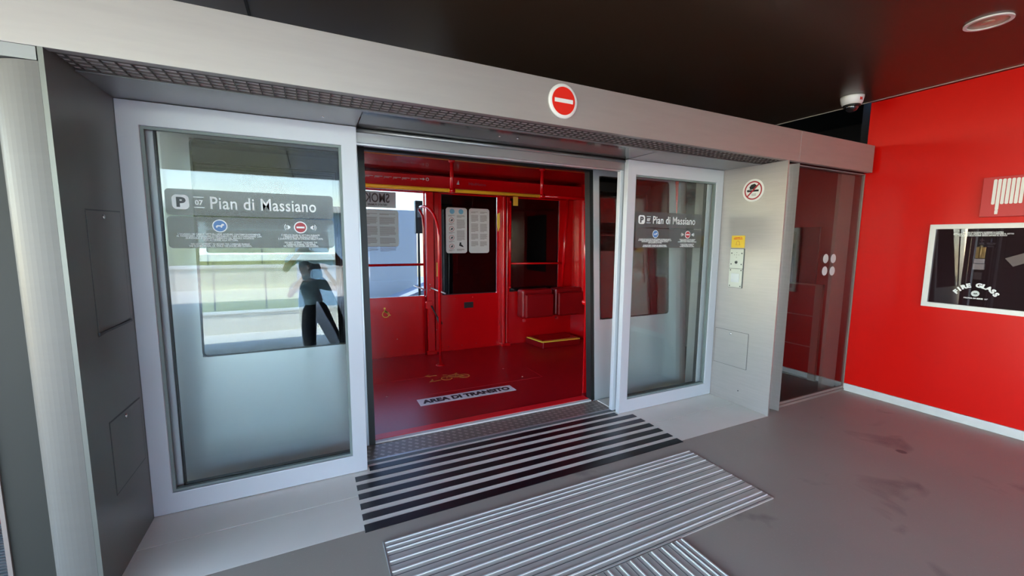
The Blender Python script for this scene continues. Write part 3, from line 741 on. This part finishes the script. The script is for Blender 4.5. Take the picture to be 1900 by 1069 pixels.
MB().box(2.37, 3.395, 3.235, 3.25, 0, 2.33).build('front_lining', M['red'], car)
MB().box(-1.0, .30, 3.235, 3.25, 0, 2.33).build('front_lining', M['red'], car)
MB().box(-1.03, -1.0, 3.25, 5.34, 0, .7).build('far_end_wall', M['red'], car)
MB().box(-1.03, -1.0, 3.25, 5.34, 2.1, 2.33).build('far_end_wall', M['red'], car)
MB().box(-1.02, -1.01, 3.25, 5.34, .701, 2.099).build('far_end_window', M['glass'], car)
for (x0, x1, mt_, lb) in ((-1.0, 1.313, 'glass_far', 'bright see-through rear window'), (1.552, 2.342, 'glass_blk', 'dark rear window with notices'), (2.542, 3.358, 'glass_blk', 'dark rear window behind the seats')):
    q = MB().box(x0+.001, x1, 5.315, 5.325, .776, 2.089).build('rear_window', M[mt_], car); q['label'] = lb
# columns and ribs on rear wall
cl = MB().box(1.325, 1.42, 5.20, 5.299, .03, 2.099).box(1.44, 1.50, 5.24, 5.299, .03, 2.099).box(1.31, 1.44, 5.19, 5.299, 0, .05)
cl.box(2.40, 2.44, 5.22, 5.299, .03, 2.099).box(2.47, 2.50, 5.25, 5.299, .03, 2.099).box(2.38, 2.52, 5.2, 5.299, 0, .04)
cl.build('wall_column', M['red'], car, bevel=.008)
def rivets(lst, nm='rivet'):
    for (x_, y_, z_) in lst:
        MB().lathe((x_, y_, z_), [(.007, 0), (.005, -.003)], 10, 'y').build(nm, M['chrome'], car)
rivets([(1.72, 5.30, .71), (1.83, 5.30, .715), (1.98, 5.30, .72), (1.63, 5.30, .06), (1.82, 5.30, .06), (2.03, 5.30, .065), (2.38, 5.22, .05), (.95, 5.30, .23), (1.36, 5.20, 1.90), (1.36, 5.20, 1.86), (1.36, 5.20, .93), (1.36, 5.20, .86), (1.30, 5.20, .78), (1.30, 5.20, .70), (1.45, 5.24, .32)])
# overhead rail and hangers
MB().tube([(-.8, 4.2, 2.009), (2.417, 4.2, 2.009)], .020, 16).build('overhead_rail', M['yellow'], car)['label'] = 'yellow overhead grab rail'
MB().tube([(2.417, 4.2, 2.009), (3.0, 4.2, 2.009), (3.5, 4.4, 2.009), (3.7, 4.6, 2.009)], .018, 16).build('overhead_rail', M['red'], car)['label'] = 'red end of the overhead rail'
for hx in (1.343, 2.417):
    MB().tube([(hx, 4.2, 2.325), (hx, 4.2, 1.985)], .020, 16).lathe((hx, 4.2, 2.30), [(.035, .02), (.035, .0), (.022, -.012)], 16).tube([(hx-.03, 4.2, 2.009), (hx+.03, 4.2, 2.009)], .025, 16).build('rail_hanger', M['red'], car)
# floor pole with an arch to the wall column
px, py = 1.345, 4.712
arc = [(px, py, 0.0), (px, py, 1.55)]
for k in range(1, 9):
    a = PI/2*k/8; arc.append((px-.01*k/8-.06*(1-math.cos(a)), py+.46*(1-math.cos(a)), 1.55+.36*math.sin(a)))
arc.append((1.27, 5.28, 1.91))
MB().tube(arc, .0165, 16).lathe((px, py, 0), [(.055, 0), (.055, .006), (.022, .014)], 24).build('floor_pole', M['red'], car)
arc = [(1.31, 5.24, .0), (1.30, 5.24, 1.65), (1.29, 5.25, 1.80), (1.26, 5.29, 1.88)]
MB().tube(arc, .016, 12).build('wall_pole', M['red_dk'], car)
MB().tube([(-.9, 5.26, 1.185), (1.30, 5.26, 1.185)], .016, 12).build('window_rail', M['red'], car)
MB().tube([(2.50, 5.26, 1.175), (3.44, 5.26, 1.165)], .014, 12).build('window_rail', M['red'], car)
MB().tube([(2.515, 5.24, 2.03), (2.515, 5.24, .84)], .018, 12).sphere((2.515, 5.24, 2.03), .019).sphere((2.515, 5.24, .84), .019).build('window_handle', M['red'], car)
MB().tube([(3.46, 5.24, 2.11), (3.39, 5.24, .80)], .022, 12).build('window_handle', M['red'], car)
MB().tube([(2.415, 3.34, 1.88), (2.435, 3.34, .90)], .017, 12).sphere((2.435, 3.34, .895), .03).build('door_handle_rail', M['red'], car)
MB().tube([(2.40, 3.20, 2.1), (2.40, 3.20, .02)], .014, 12).build('door_edge_rail', M['red'], car)
MB().tube([(1.37, 5.20, .885), (1.52, 5.05, .82)], .010, 8).build('hinge_rod', M['alu'], car)
MB().tube([(1.16, 5.25, .92), (1.30, 5.20, .86)], .010, 8).build('hinge_rod', M['alu'], car)
lv = MB().box(1.30, 1.38, 5.16, 5.20, .62, .72).build('lever_bracket', M['red'], car, bevel=.006)
MB().tube([(1.36, 5.15, .66), (1.43, 5.10, .50)], .010, 8).tube([(1.43, 5.10, .52), (1.46, 5.08, .42)], [.022, .026], 12).build('emergency_lever', M['black'], lv)
MB().box(1.855, 1.985, 5.292, 5.299, .575, .655).build('vent', M['black'], car)
# yellow tags
MB().box(2.50, 2.565, 5.10, 5.119, 1.97, 2.09).build('yellow_tag', M['yellow_s'], car)
MB().prism([(2.35, 1.62), (2.37, 1.68), (2.37, 1.88), (2.335, 1.86), (2.335, 1.70)], FY, 5.27, 5.285).build('yellow_tag', M['yellow_s'], car)
MB().box(1.445, 1.465, 5.19, 5.20, 1.03, 1.21).build('yellow_tag', M['gold'], car)
# line map on the cove and wordmark
yy = 5.117
mm_ = MB()
for k in range(6):
    a = .60+k*.105
    mm_.box(a, a+.09, yy, yy+.002, 2.232, 2.238); mm_.box(a, a+.004, yy, yy+.002, 2.212, 2.238); mm_.box(a+.012, a+.045+.006*(k%3), yy, yy+.002, 2.222, 2.226)
mm_.prism([(1.23, 2.233), (1.27, 2.233), (1.27, 2.222), (1.295, 2.237), (1.27, 2.252), (1.27, 2.241), (1.23, 2.241)], FY, yy, yy+.002)
mm_.ring(circ(.020, 20, 1.325, 2.237), circ(.013, 20, 1.325, 2.237), FY, yy, yy+.002)
mm_.build('line_map', M['greyp'], co)
text('MiniMetro', .042, M['redring'], 'wordmark', on_y(1.86, yy, 2.205), co, 'LEFT', 1.35, .003)
MB().prism([(1.70, 2.20), (1.725, 2.255), (1.735, 2.20)], FY, yy, yy+.002).build('triangle_mark', M['greyp'], co)
# notices on the smoked window
def notice(x0, x1, z0, z1, cols, rear=False):
    y_ = 5.31 if not rear else 5.329
    d = -.003
    nb = MB().prism(rrect(x0, x1, z0, z1, .035), FY, y_, y_+d).build('notice_board', M['notice_b' if x0 < 1 else 'notice'], car)
    yt = y_+d-.0008
    rnd = random.Random(int(x0*100))
    lines = MB()
    def para(a, b, ztop, n, dz=.0115):
        for k in range(n):
            e = b if k < n-1 else a+(b-a)*.6
            lines.box(a, a+(e-a)*(.9+.1*rnd.random()), yt, yt+.0006, ztop-k*dz-.004, ztop-k*dz)
    c1, c2 = x0+.03, (x0+x1)/2+.012
    w_ = (x1-x0)/2-.042
    if cols == 'icons':
        for k, cx in enumerate((x0+.085, x1-.085)):
            MB().prism(circ(.034, 24, cx, z1-.05), FY, yt, yt+.0006).build('blue_pictogram', M['bluel'], nb)
        para(c1, c1+w_*.9, z1-.10, 2); para(c2-.01, c2+w_, z1-.10, 3)
        for k in range(4):
            zc = z1-.165-k*.115
            MB().ring(circ(.034, 28, x0+.078, zc), circ(.029, 28, x0+.078, zc), FY, yt, yt+.0006).build('prohibition_ring', M['redring'], nb)
            MB().prism([(x0+.060, zc-.012), (x0+.070, zc+.004), (x0+.082, zc+.018), (x0+.096, zc+.008), (x0+.088, zc-.014)], FY, yt, yt+.0006).build('pictogram', M['darkp'], nb)
            para(c1+.01, c1+w_*.85, zc-.045, 2, .010)
        para(c2-.01, c2+w_, z1-.155, 11); para(c2-.01, c2+w_, z1-.30, 12)
        MB().prism([(c2+.02, z0+.10), (c2+.03, z0+.145), (c2+.055, z0+.14), (c2+.05, z0+.12), (c2+.075, z0+.10), (c2+.085, z0+.08), (c2+.06, z0+.085)], FY, yt, yt+.0006).build('pictogram', M['black'], nb)
        para(c2-.01, c2+w_, z0+.055, 3, .010)
    else:
        z_ = z1-.045
        for n in (2, 8, 10, 7, 6):
            para(c1, c1+w_, z_, n); para(c2, c2+w_, z_, n); z_ -= n*.0115+.022
    lines.build('printed_lines', M['tape'], nb)
    return nb
notice(1.612, 1.905, 1.325, 1.925, 'icons')
notice(1.933, 2.228, 1.325, 1.925, 'text')
notice(.52, 1.0, 1.41, 1.86, 'text')['label'] = 'notice on the bright window seen from behind'
sm = MB().prism([(.1, 1.885), (.975, 1.885), (.975, 2.08), (.1, 2.08)], FY, 5.308, 5.311).build('smoking_notice', M['notice_b'], car)
text('SMOKE FREE', .155, M['darkp'], 'mirrored_text', on_y(.90, 5.3065, 1.95, True), sm, 'LEFT', .68, .002)
text('VIETATO FUMARE', .032, M['darkp'], 'mirrored_text', on_y(.87, 5.3065, 1.91, True), sm, 'LEFT', .9, .001)
# wheelchair pictogram
wc = MB()
cx, cz = .815, .575
wc.ring([(cx+.045*math.cos(a), cz-.012+.045*math.sin(a)) for a in [math.radians(100+i*14) for i in range(18)]],
        [(cx+.036*math.cos(a), cz-.012+.036*math.sin(a)) for a in [math.radians(100+i*14) for i in range(18)]], FY, 5.299, 5.297)
wc.lathe((cx-.012, 5.299, cz+.062), [(.013, 0), (.013, -.002)], 16, 'y')
wc.prism([(cx-.018, cz+.044), (cx-.008, cz+.044), (cx-.004, cz+.006), (cx+.03, cz+.006), (cx+.048, cz-.034), (cx+.062, cz-.028), (cx+.056, cz-.020), (cx+.050, cz-.022), (cx+.036, cz+.014), (cx-.013, cz+.014)], FY, 5.299, 5.297)
wc.build('wheelchair_pictogram', M['yellow_s'], car)
# floor label and bicycle pictogram
FZ = lambda a, b, d: (a, b, d)
lb = MB().prism([(.835, 3.585), (1.805, 3.585), (1.805, 3.745), (.835, 3.745)], FZ, .0003, .0018).build('floor_label', M['whitep'], car)
text('AREA DI TRANSITO', .108, M['black'], 'label_text', Matrix.Translation((1.32, 3.63, .002)), lb, 'CENTER', .93, .006)
bk = MB()
def fring(cx, cy, r0, r1): bk.ring(circ(r0, 24, cx, cy), circ(r1, 24, cx, cy), FZ, .0004, .0018)
def bar(x0, y0, x1, y1, w=.010):
    d = Vector((x1-x0, y1-y0)).normalized(); n = Vector((-d.y, d.x))*w/2
    bk.prism([(x0-n.x, y0-n.y), (x1-n.x, y1-n.y), (x1+n.x, y1+n.y), (x0+n.x, y0+n.y)], FZ, .0004, .0018)
fring(1.275, 4.225, .062, .050); fring(1.475, 4.225, .062, .050)
bar(1.275, 4.225, 1.32, 4.31); bar(1.32, 4.31, 1.41, 4.31); bar(1.41, 4.31, 1.475, 4.225); bar(1.32, 4.30, 1.37, 4.225); bar(1.37, 4.225, 1.41, 4.31); bar(1.37, 4.225, 1.475, 4.225); bar(1.40, 4.345, 1.43, 4.345, .016); bar(1.31, 4.33, 1.27, 4.35); bar(1.41, 4.31, 1.415, 4.345)
for ay in (4.36, 4.20):
    s_ = 1 if ay > 4.3 else -1
    bar(1.20, ay, 1.11, ay+.02*s_, .018); bk.prism([(1.07, ay+.025*s_), (1.125, ay+.065), (1.125, ay-.025)], FZ, .0004, .0018)
bk.build('bicycle_pictogram', M['gold'], car)
# folded seats and the low step
for sx in (2.65, 3.19):
    st = MB().box(sx, sx+.50, 5.10, 5.28, .40, .81).build('folding_seat', M['red_seat'], car, bevel=.035, seg=4)
    MB().box(sx+.02, sx+.48, 5.03, 5.10, .41, .75).build('seat_pad', M['red_seat'], st, bevel=.025, seg=3)
    MB().box(sx+.0, sx+.035, 5.06, 5.10, .36, .395).build('hinge', M['redsignm'], st, bevel=.004)
stp = MB().prism([(2.80, 5.28), (2.86, 4.86), (3.46, 4.84), (3.50, 5.28)], FZ, .0, .085).build('low_step', M['red_seat'], car, bevel=.006)
MB().prism([(2.845, 4.85), (3.46, 4.835), (3.445, 4.89), (2.875, 4.905)], FZ, .087, .102).prism([(2.79, 5.22), (2.843, 4.85), (2.873, 4.905), (2.84, 5.20)], FZ, .087, .102).build('yellow_edging', M['yellow_s'], stp)
MB().prism([(2.81, 5.26), (2.87, 4.89), (3.45, 4.875), (3.49, 5.26)], FZ, .086, .098).build('step_top', M['red_dk'], stp)

# small bright screws in the soffit over the doorway
for sx, sy in ((.09, 2.56), (1.12, 2.50), (1.25, 2.50), (2.86, 2.58)):
    MB().lathe((sx, sy, ZS-.001), [(.008, 0), (.006, -.004)], 12).build('soffit_screw', M['chrome'])['group'] = 'screws in the door soffit'
for o in [o for o in bpy.data.objects if o.name.startswith('soffit_screw')]:
    p_ = o.data.vertices[0].co.x
    setp(o, 'small bright screw in the grey soffit ' + ('above the larger glass panel' if p_ < .5 else 'above the glass panel beside the pillar') if not .5 < p_ < 2 else 'one of two small bright screws side by side in the dark soffit over the doorway', 'screw')

# ================================================================== outside, on the photographer's side
struct(MB().box(-30, 30, -9.0, -4.601, -.14, -.001).build('ground', M['conc_pale']))
pw_ = thing('parapet', (0, -9, 0), 'long cream concrete parapet across the open ground', 'wall')
MB().box(-30, 30, -9.3, -9.0, -.1, .62).build('body', M['conc_pale'], pw_)
MB().box(-30, 30, -9.36, -8.95, .62, .70).build('coping', M['conc_white'], pw_)
setp(MB().prism([(-9.4, -.2), (-60, .4), (-60, -1), (-9.4, -1)], lambda a, b, d: (d, a, b), -60, 60).build('meadow', M['grass']), kind='structure')
hl = MB()
import math as _m
N = 40
pts = []; fs = []
for i in range(N+1):
    xx = -110+220*i/N
    h = 5+2.2*_m.sin(i*.45)+1.2*_m.sin(i*1.1)
    for yy_, zz_ in ((-60, 0), (-78, h*.7), (-100, h), (-140, h*1.1)): pts.append((xx, yy_, zz_))
for i in range(N):
    for j in range(3):
        a = i*4+j; fs.append((a, a+1, a+5, a+4))
hl.faces(pts, fs); ho = hl.build('hill', M['hill']); setp(ho, kind='structure')
bl = thing('panelled_pavilion', (-4, -15, 0), 'low pavilion clad in pale green and pale blue panels beyond the parapet', 'building')
MB().box(-15, -.6, -20, -14, -.3, 2.6).build('green_wall', M['pan_green'], bl)
MB().box(-.59, 7, -20, -14.02, -.3, 2.6).build('blue_wall', M['pan_blue'], bl)
jb = MB()
for k in range(12): jb.box(-14.4+k*1.8, -14.37+k*1.8, -13.99, -13.97, -.2, 2.6)
jb.build('panel_joints', M['darkp'], bl)
MB().box(-15.3, 7.3, -20.3, -13.6, 2.6, 2.85).build('roof', M['conc_white'], bl)
def tree(x, y, h, r, label):
    t_ = thing('tree', (x, y, 0), label, 'tree', 'trees beyond the parapet')
    MB().tube([(x, y, -.3), (x+.1, y, h*.6)], [.2, .1], 10).build('trunk', M['bark'], t_)
    mb = MB(); rn = random.Random(int(x*10))
    for k in range(26):
        v = Vector((rn.gauss(0, 1), rn.gauss(0, 1), rn.gauss(0, 1))).normalized()*r*rn.uniform(.3, .8)
        mb.sphere((x+v.x, y+v.y, h*.72+v.z*.8), r*rn.uniform(.28, .45), 1, 1, .85, 8, 6)
    mb.build('crown', M['foliage'], t_)
tree(12, -21, 4.2, 1.5, 'bushy green tree in the meadow, the taller of two')
tree(16, -25, 3.6, 1.3, 'bushy green tree in the meadow, the smaller of two')

# beyond the car on the far side: bright open yard with ramp wall and a post
struct(MB().box(-14, 12, 9.5, 30, -1.3, -1.2).build('ground_far', M['yard']))
setp(MB().box(-12, 3.0, 13, 13.3, -1.2, 2.4).build('far_concrete_wall', M['conc_white']), 'pale concrete wall in the sunlit yard behind the cabin window', 'wall')
setp(MB().prism([(0, -1.2), (3.4, -1.2), (3.4, .3), (0, -.9)], lambda a, b, d: (a, d, b), 11.5, 12.6).build('far_ramp', M['yard']), 'sloping pale concrete ramp in the yard behind the cabin window', 'ramp')
ps = thing('signal_post', (1.72, 8.2, -1.2), 'slim dark post carrying a grey box behind the cabin rear window', 'post')
MB().tube([(1.93, 8.2, -1.2), (1.93, 8.2, 2.2)], .025, 10).build('pole', M['rubber'], ps)
MB().box(1.84, 2.06, 8.05, 8.16, 1.62, 2.25).build('box', M['grate'], ps, bevel=.01)
MB().box(1.885, 2.0, 8.03, 8.05, 1.93, 2.10).build('plate', M['whitep'], ps)

# ================================================================== the photographer (seen as a reflection)
def skinned(name, verts, edges, mat, parent=None, lvl=1, root=0):
    me = bpy.data.meshes.new(name); me.from_pydata([v[0] for v in verts], edges, [])
    o = bpy.data.objects.new(name, me); COL.objects.link(o)
    o.modifiers.new('skin', 'SKIN'); ss = o.modifiers.new('sub', 'SUBSURF'); ss.levels = lvl; ss.render_levels = lvl
    if not me.skin_vertices: me.skin_vertices.new()
    for i, v in enumerate(verts):
        r = v[1]; me.skin_vertices[0].data[i].radius = (r, r) if not isinstance(r, tuple) else r
    me.skin_vertices[0].data[root].use_root = True
    me.materials.append(mat)
    for p in me.polygons: p.use_smooth = True
    if parent: o.parent = parent; o.matrix_parent_inverse = Matrix.Translation(-parent_loc(parent))
    # bake so that it is one plain mesh
    dg = bpy.context.evaluated_depsgraph_get(); nm = bpy.data.meshes.new_from_object(o.evaluated_get(dg))
    o.modifiers.clear(); o.data = nm
    for p in nm.polygons: p.use_smooth = True
    return o
per = thing('person', (.12, -.42, 0), 'person in a light blue shirt and dark trousers holding up a phone', 'person')
Y0 = -.44
V = []; E = []
def add(p, r, par=None):
    V.append((p, r)); i = len(V)-1
    if par is not None: E.append((par, i))
    return i
pel = add((.03, Y0, .86), (.13, .10))
sp1 = add((.0, Y0, 1.0), (.125, .09), pel)
sp2 = add((-.02, Y0, 1.14), (.135, .095), sp1)
chs = add((-.04, Y0, 1.25), (.13, .085), sp2)
nk = add((-.06, Y0+.01, 1.345), .052, chs)
hd0 = add((-.075, Y0+.03, 1.40), .055, nk)
hd1 = add((-.08, Y0+.04, 1.455), (.072, .082), hd0)
hd2 = add((-.08, Y0+.035, 1.52), (.075, .088), hd1)
hd3 = add((-.08, Y0+.03, 1.57), (.055, .062), hd2)
def arm(sx, elbow, wrist, sgn):
    s0 = add((-.04+sgn*.10, Y0, 1.275), .062, chs)
    s1 = add((-.04+sgn*.17, Y0+.01, 1.265), .055, s0)
    el = add(elbow, .038, s1)
    wr = add(wrist, .026, el)
    return wr
wl = arm(-1, (-.30, Y0+.13, 1.10), (-.055, Y0+.33, 1.44), -1)
wr = arm(1, (.36, Y0+.12, 1.17), (.172, Y0+.34, 1.44), 1)
for sgn, fx in ((-1, -.06), (1, .38)):
    hp = add((.03+sgn*.09, Y0, .82), .088, pel)
    kn = add(((.03+sgn*.10+fx)/2+.01*sgn, Y0+.03, .45), .058, hp)
    cf_ = add(((kn and 0)+fx*.8+(.03+sgn*.10)*.2, Y0, .28), .050, kn)
    an = add((fx, Y0-.01, .085), .036, cf_)
    ft = add((fx+.02*sgn, Y0+.12, .045), .034, an)
body = skinned('body', V, E, M['skin'], per, 2)
# face
fc = MB().sphere((-.073, Y0+.122, 1.482), .014, .8, 1.2, 1.3, 10, 8).build('nose', M['skin'], per)
for s in (-1, 1):
    MB().sphere((-.075+s*.028, Y0+.112, 1.505), .010, 1.2, .6, .7, 10, 8).build('eye', M['dome'], per)
    MB().sphere((-.08+s*.078, Y0+.03, 1.49), .022, .35, .8, 1.2, 10, 8).build('ear', M['skin'], per)
MB().sphere((-.073, Y0+.108, 1.444), .016, 1.4, .5, .35, 10, 6).build('mouth', M['redring'], per)
MB().sphere((-.08, Y0+.015, 1.535), .088, .98, 1.1, .82, 20, 14).build('hair', M['hair'], per)
# hands: palm plus five bent fingers closing on the phone
def hand(wp, sgn, ph_x):
    hv = []; he = []
    def ad(p, r, par=None):
        hv.append((p, r)); i = len(hv)-1
        if par is not None: he.append((par, i))
        return i
    e0 = ad((wp[0]+sgn*.014, wp[1]-.028, wp[2]-.045), .026)
    w0 = ad(wp, .024, e0)
    pm = ad((wp[0]+sgn*.004, wp[1]+.012, wp[2]+.035), (.034, .015), w0)
    p2 = ad((wp[0]-sgn*.002, wp[1]+.018, wp[2]+.062), (.036, .014), pm)
    o = skinned('palm', hv, he, M['skin'], per, 1)
    for k, L in enumerate((.050, .060, .056, .044)):
        zz = wp[2]+.030+k*.017
        x0 = wp[0]-sgn*.004
        fv = [((x0, wp[1]+.022, zz), .009), ((x0-sgn*.006, wp[1]+.045, zz+.004), .0085), ((x0-sgn*.022, wp[1]+.056, zz+.006), .0078), ((x0-sgn*L*.75, wp[1]+.052, zz+.007), .0065)]
        skinned('finger', fv, [(0,1),(1,2),(2,3)], M['skin'], per, 1)
    tv = [((wp[0]-sgn*.010, wp[1]+.008, wp[2]+.020), .011), ((wp[0]-sgn*.030, wp[1]+.004, wp[2]+.040), .010), ((wp[0]-sgn*.048, wp[1]+.012, wp[2]+.055), .008)]
    skinned('thumb', tv, [(0,1),(1,2)], M['skin'], per, 1)
hand((-.055, Y0+.335, 1.44), -1, 0)
hand((.172, Y0+.345, 1.44), 1, 0)
# clothes
tv = [((.02, Y0, .95), (.185, .145)), ((.0, Y0, 1.05), (.175, .13)), ((-.02, Y0, 1.14), (.190, .135)), ((-.04, Y0, 1.24), (.185, .12)), ((-.055, Y0, 1.315), (.085, .075))]
te = [(0,1),(1,2),(2,3),(3,4)]
for sgn, el in ((-1, (-.30, Y0+.13, 1.10)), (1, (.36, Y0+.12, 1.17))):
    i = len(tv); tv += [((-.04+sgn*.10, Y0, 1.272), .086), ((-.04+sgn*.175, Y0+.01, 1.262), .082), (tuple((Vector((-.04+sgn*.175, Y0+.01, 1.262))*.35+Vector(el)*.65)), .068)]
    te += [(3, i), (i, i+1), (i+1, i+2)]
skinned('shirt', tv, te, M['shirt'], per, 2)
tv = [((.02, Y0, 1.04), (.165, .13)), ((.03, Y0, .86), (.17, .14))]; te = [(0, 1)]
for sgn, fx in ((-1, -.06), (1, .38)):
    i = len(tv)
    tv += [((.03+sgn*.09, Y0, .80), .125), (((.03+sgn*.10+fx)/2+.01*sgn, Y0+.03, .45), .098), ((fx*.8+(.03+sgn*.10)*.2, Y0, .28), .086), ((fx, Y0-.01, .075), .078)]
    te += [(1, i), (i, i+1), (i+1, i+2), (i+2, i+3)]
skinned('trousers', tv, te, M['trousers'], per, 2, 1)
for sgn, fx in ((-1, -.06), (1, .38)):
    MB().prism(rrect(fx-.045, fx+.045, Y0-.08, Y0+.19, .04, 4), FZ, 0.002, .07).build('shoe', M['shoe'], per, bevel=.02, seg=3)
pn = thing('phone', (.07, -.015, 1.46), 'dark phone held sideways in both hands of the photographer', 'phone')
MB().prism(rrect(-.024, .140, 1.463, 1.538, .012), FY, -.016, -.007).build('case', M['phone'], pn)
MB().prism(rrect(-.02, .136, 1.467, 1.534, .009), FY, -.0175, -.0162).build('screen', M['dome'], pn)
